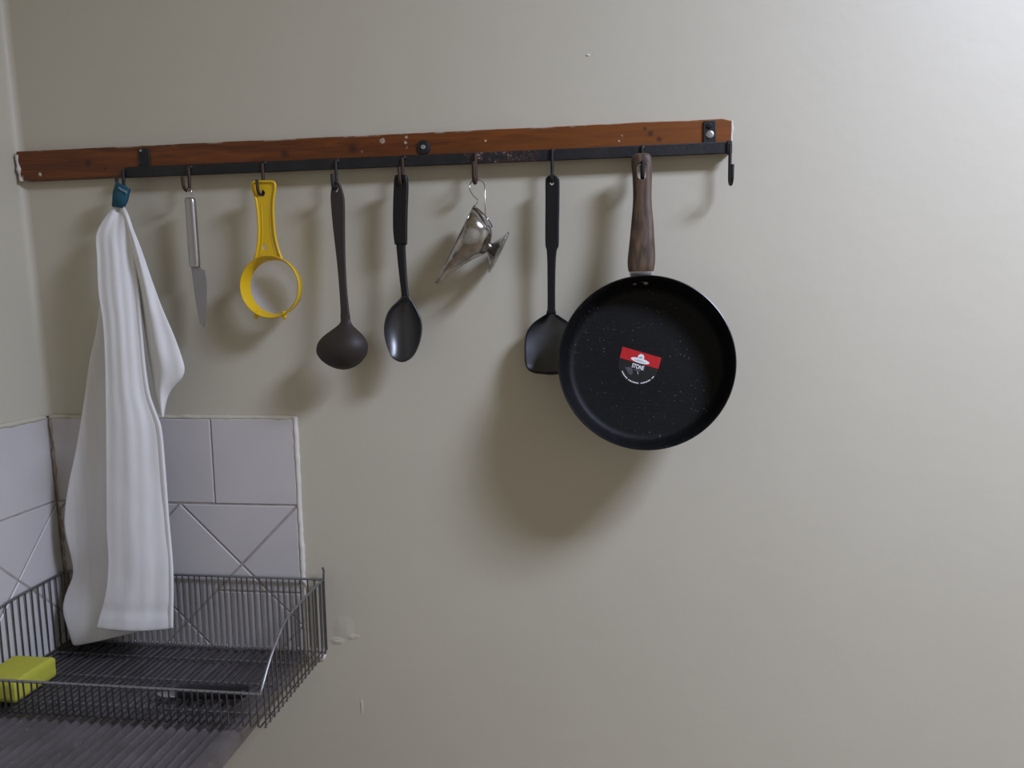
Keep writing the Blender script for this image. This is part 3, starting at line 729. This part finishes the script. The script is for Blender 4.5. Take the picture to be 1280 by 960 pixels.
# sticker
s0 = onfloor(799.3, 456.5, .0003); E1 = (onfloor(826.2, 447, .0003) - onfloor(777.3, 432.9, .0003)).normalized(); E2 = axp.cross(E1).normalized()
if E2.z < 0: E2 = -E2
mm = (onfloor(850, 456) - onfloor(750, 456)).length / 100
def SP(a, b, up=0.): return s0 + E1 * (a * mm) + E2 * (b * mm) + axp * up
def flat(name, loop, up, mat, parent, th=.00025):
    n = len(loop); mb = MB(); mb.add([SP(a, b, up) for a, b in loop] + [SP(a, b, up - th) for a, b in loop], [tuple(range(n)), tuple(range(2*n - 1, n - 1, -1))] + [(i, (i+1) % n, n + (i+1) % n, n + i) for i in range(n)])
    return obj(name, mb, mat, parent, smooth=0)
arc = [(-1.2 + 24.9 * math.cos(a), 25.3 * math.sin(a)) for a in [PI + PI * k / 30 for k in range(31)]]
stk = flat('sticker', [(23.6, 16.5), (-26.6, 16.5)] + arc, .0002, M['sticker_black'], fp); stk['label'] = 'black and red round-bottomed product sticker'
flat('red_band', [(-26.4, 2.1), (24.0, 2.1), (23.6, 16.7), (-27.0, 16.7)], .0005, M['red'], stk)
el = lambda cx, cy, rx, ry, n=28: [(cx + rx * math.cos(2*PI*k/n), cy + ry * math.sin(2*PI*k/n)) for k in range(n)]
flat('emblem_disc', el(-.8, 5.6, 12.0, 3.1), .0008, M['white_print'], stk)
flat('emblem_top', el(-.9, 10.0, 4.0, 4.2, 20), .0011, M['white_print'], stk)
for cx, cy, rx, ry in ((-2.1, 9.6, 1.3, 1.0), (0., 9.9, .9, 1.2)): flat('emblem_mark', el(cx, cy, rx, ry, 12), .0014, M['grey_print'], stk)
mbm = MB()
for k in range(9):
    x = -7.1 + k * 1.6; mbm.add([SP(x - .5, 4.7, .00105), SP(x + .5, 4.7, .00105), SP(x + .5, 6.1 - .15 * abs(k - 4) , .00105), SP(x - .5, 6.1 - .15 * abs(k - 4), .00105)], [(0, 1, 2, 3)])
obj('small_print', mbm, M['grey_print'], stk, smooth=0, solid=.0001)
me = text_mesh('STONE', 6.6, .16)
bx = max(v.co.x for v in me.vertices) - min(v.co.x for v in me.vertices); by = max(v.co.y for v in me.vertices) - min(v.co.y for v in me.vertices)
for v in me.vertices:
    q = v.co.copy(); v.co = SP(-1.2 + q.x * 15.4 / bx, -2.7 + q.y * 5.6 / by, .0007 + q.z)
link('lettering', me, M['white_print'], stk, smooth=0)
mbm = MB()
for k in range(7):
    x = -4 + k * 1.1; mbm.add([SP(x - .35, -7.2, .0006), SP(x + .35, -7.2, .0006), SP(x + .35, -6.5, .0006), SP(x - .35, -6.5, .0006)], [(0, 1, 2, 3)])
obj('small_print', mbm, M['grey_print'], stk, smooth=0, solid=.0001)
flat('pan_picture', [(-17, -7.5), (-10.5, -5.6), (-6.5, -7.5), (-5.0, -12.5), (-6.5, -15), (-9.6, -14.5), (-12.5, -11.5)], .0005, M['sticker_grey'], stk)
flat('pan_picture', [(-1, -8.2), (.4, -8.2), (2.4, -11.6), (1.4, -11.8)], .0006, M['grey_print'], stk)
mbm = MB(); k = 0; a = PI + .62
while a < 2 * PI - .42:
    wd = .045 + .02 * ((k * 7) % 3); r0, r1 = 22.2, 23.5
    if k % 8 != 6:
        b = a + wd; mbm.add([SP(r0 * math.cos(a), r0 * math.sin(a), .0006), SP(r1 * math.cos(a), r1 * math.sin(a), .0006), SP(r1 * math.cos(b), r1 * math.sin(b), .0006), SP(r0 * math.cos(b), r0 * math.sin(b), .0006)], [(0, 1, 2, 3)])
    a += wd + .022; k += 1
obj('curved_small_print', mbm, M['white_print'], stk, smooth=0, solid=.0001)

# ================================================================== DRAINING BOARD
zbd = 1.5 - .598
db = thing('draining_board', (-.75, -.3, zbd - .03), 'worn ridged metal draining board under the wire dish rack', 'draining board')
xa, xb, ya, yb = XL(zbd) + .0075, -.527, -.68, -.0015
prof = []; x = xa; k = 0
while x < xb - .03:
    P_ = .0165; prof += [(x, -.0095), (x + P_*.16, -.0085), (x + P_*.34, -.0012), (x + P_*.5, 0), (x + P_*.72, -.0004), (x + P_*.88, -.007)]; x += P_
prof += [(x, -.006), (x + .003, -.0012), (xb - .004, 0), (xb, -.003), (xb, -.024)]
mb = MB(); rows = []
for j in range(13):
    y = lerp(yb, ya, j / 12); sk = .013 * max(0, (-y - .2)) / .1 * 0
    rows.append([Vector((px + (.012 * (-y) if px > xb - .01 else 0), y, zbd + pz + .0006 * noise.noise(Vector((px * 20, y * 12, 0))))) for px, pz in prof])
mb.grid(rows); obj('ridged_top', mb, M['board'], db, smooth=50)
mb = MB(); mb.box((xa, ya, zbd - .026), (xb - .001, yb, zbd - .0115)); obj('board_body', mb, M['board'], db, smooth=0, bevel=.002)
rough_strip('wall_seal', (xa, -.005, zbd - .001), (xb, -.005, zbd - .001), .004, M['corner_grout'], db, flat=1, amp=.6)

# ================================================================== WIRE DISH RACK
zf = 1.5 - .592
rk = thing('dish_rack', (-.727, -.13, zf), 'low grey wire dish rack in the tiled corner below the towel', 'dish rack')
x0, x1, yF, yB = -.9622, -.487, -.2545, -.0135
zback, zfront = 1.5 - .4665, 1.5 - .5405
RIM = [(yF, -.5405), (-.2480, -.533), (-.231, -.516), (-.2135, -.501), (-.193, -.488), (-.172, -.476), (-.140, -.470), (-.078, -.4675), (yB, -.4665)]
def rimz(y): return 1.5 + sinterp(RIM, y)
NW = 44
for i in range(NW):
    x = lerp(x0 + .006, x1 - .006, i / (NW - 1)) + rnd.uniform(-.0007, .0007); tilt = rnd.uniform(-.0012, .0012)
    pts = [(x + tilt, yF - .001, zfront + .0015), (x, yF - .0005, zf + .004), (x, yF + .004, zf)]
    pts += [(x + rnd.uniform(-.0006, .0006), lerp(yF, yB, q), zf) for q in (.25, .5, .75)]
    pts += [(x, yB - .004, zf), (x, yB + .0005, zf + .004), (x + tilt * (3 if i == 40 else 1) - (.006 if i == 40 else 0), yB + .001, zback + .001)]
    mb = MB(); mb.tube(pts, .00125, 6); obj('wire', mb, M['wire'], rk, smooth=60)
for sx, xx in ((0, x0), (1, x1)):
    for i in range(17):
        y = lerp(yF + .008, yB - .008, i / 16); o = -.0015 if sx == 0 else .0015
        mb = MB(); mb.tube([(xx + o, y, zf - .002), (xx + o, y, (zf + rimz(y)) / 2), (xx + o, y, rimz(y) + .0012)], .00125, 6); obj('wire', mb, M['wire'], rk, smooth=60)
for y, r, z in ((yF + .042, .0014, zf - .0026), (yB - .001, .0016, zf - .0026), (-.058, .0016, zf - .0026), (-.13, .0014, zf - .0026)):
    mb = MB(); mb.tube([(x0, y, z), (x1, y, z)], r, 8); obj('cross_wire', mb, M['rim_wire'], rk, smooth=60)
for xx in (x0, x1):
    mb = MB(); mb.tube([(xx, yF + .006, zf - .001), (xx, yB, zf - .001)], .0012, 8); obj('cross_wire', mb, M['rim_wire'], rk, smooth=60)
side = [Vector((0, lerp(yF, yB, i / 40), rimz(lerp(yF, yB, i / 40)))) for i in range(41)]
path = [Vector((x0, p.y, p.z)) for p in side[::-1]] + [Vector((lerp(x0, x1, i / 12), yF, zfront)) for i in range(1, 12)] + [Vector((x1, p.y, p.z)) for p in side]
path += [Vector((lerp(x1, x0, i / 12), yB, zback)) for i in range(1, 12)]
mb = MB(); mb.tube(path, .0021, 8, closed=True); obj('rim_wire', mb, M['rim_wire'], rk, smooth=60)
c = Vector((x1 + .001, yB, zback)); mb = MB(); mb.tube(smooth_path([c + Vector((0, 0, -.124)), c, c + Vector((.001, .001, .012)), c + Vector((-.001, .0, .021))], 4), .0017, 8); obj('corner_upright', mb, M['wire'], rk, smooth=60)

# ================================================================== SPONGE
zs = zf + .0018
sg = MB(); X0, X1, Y0, Y1, hh = -.957, -.885, -.232, -.146, .034; rows = []
for i in range(9):
    t_ = i / 8; z = zs + hh * t_; q = .0035 * (abs(2 * t_ - 1) ** 6); row = []
    m = 10
    ring_ = [(lerp(X0, X1, k / m), Y0) for k in range(m)] + [(X1, lerp(Y0, Y1, k / m)) for k in range(m)] + [(lerp(X1, X0, k / m), Y1) for k in range(m)] + [(X0, lerp(Y1, Y0, k / m)) for k in range(m)]
    for (x, y) in ring_:
        cx, cy = (X0 + X1) / 2, (Y0 + Y1) / 2; s = 1 - q / .04; j = .0012 * noise.noise(Vector((x * 60, y * 60, z * 60)))
        row.append(Vector((cx + (x - cx) * s + j, cy + (y - cy) * s + j, z)))
    rows.append(row)
sg.grid(rows, True); n = len(rows[0]); sg.f.append(tuple(range(n - 1, -1, -1))); sg.f.append(tuple(8 * n + k for k in range(n)))
tag(obj('sponge', sg, M['sponge'], None, smooth=50, bevel=.0015), 'yellow cleaning sponge block lying at the left end of the wire rack', 'sponge')

# ================================================================== BLACK HANDLED KNIFE LYING IN THE RACK
zk = zf + .0015
a, b = WZ(222, 866, zk + .008), WZ(310, 866, zk + .008)
ax_ = (b - a).normalized(); pe = Vector((-ax_.y, ax_.x, 0))
tk = thing('paring_knife', (a + b) / 2 - Vector((0, 0, .008)), 'black handled knife lying flat in the front of the wire rack', 'knife')
L = (b - a).length; st = []
for t_, hw, hh_ in ((0, .004, .004), (.015, .0088, .0068), (.06, .0118, .0082), (.3, .0128, .0086), (.65, .0122, .0084), (.92, .0118, .0082), (.975, .0095, .0068), (1, .004, .004)):
    st.append((a + ax_ * (L * t_) + Vector((0, 0, .0015)), hw, hh_))
mb = MB(); mb.loft(st, 18, 2.8, pe, Vector((0, 0, 1))); obj('handle', mb, M['black_nylon'], tk, smooth=45)
mb = MB(); zz = zk + .005; rows = []
for t_, w0, w1 in ((-.002, -.007, .009), (.012, -.008, .0095), (.022, -.006, .009), (.03, -.001, .0075), (.036, .004, .006)):
    p = a - ax_ * t_; rows.append([Vector((p.x, p.y, zz)) + pe * w0, Vector((p.x, p.y, zz)) + pe * ((w0 + w1) / 2), Vector((p.x, p.y, zz)) + pe * w1])
mb.grid(rows); obj('blade', mb, M['blade'], tk, smooth=60, solid=.0014)
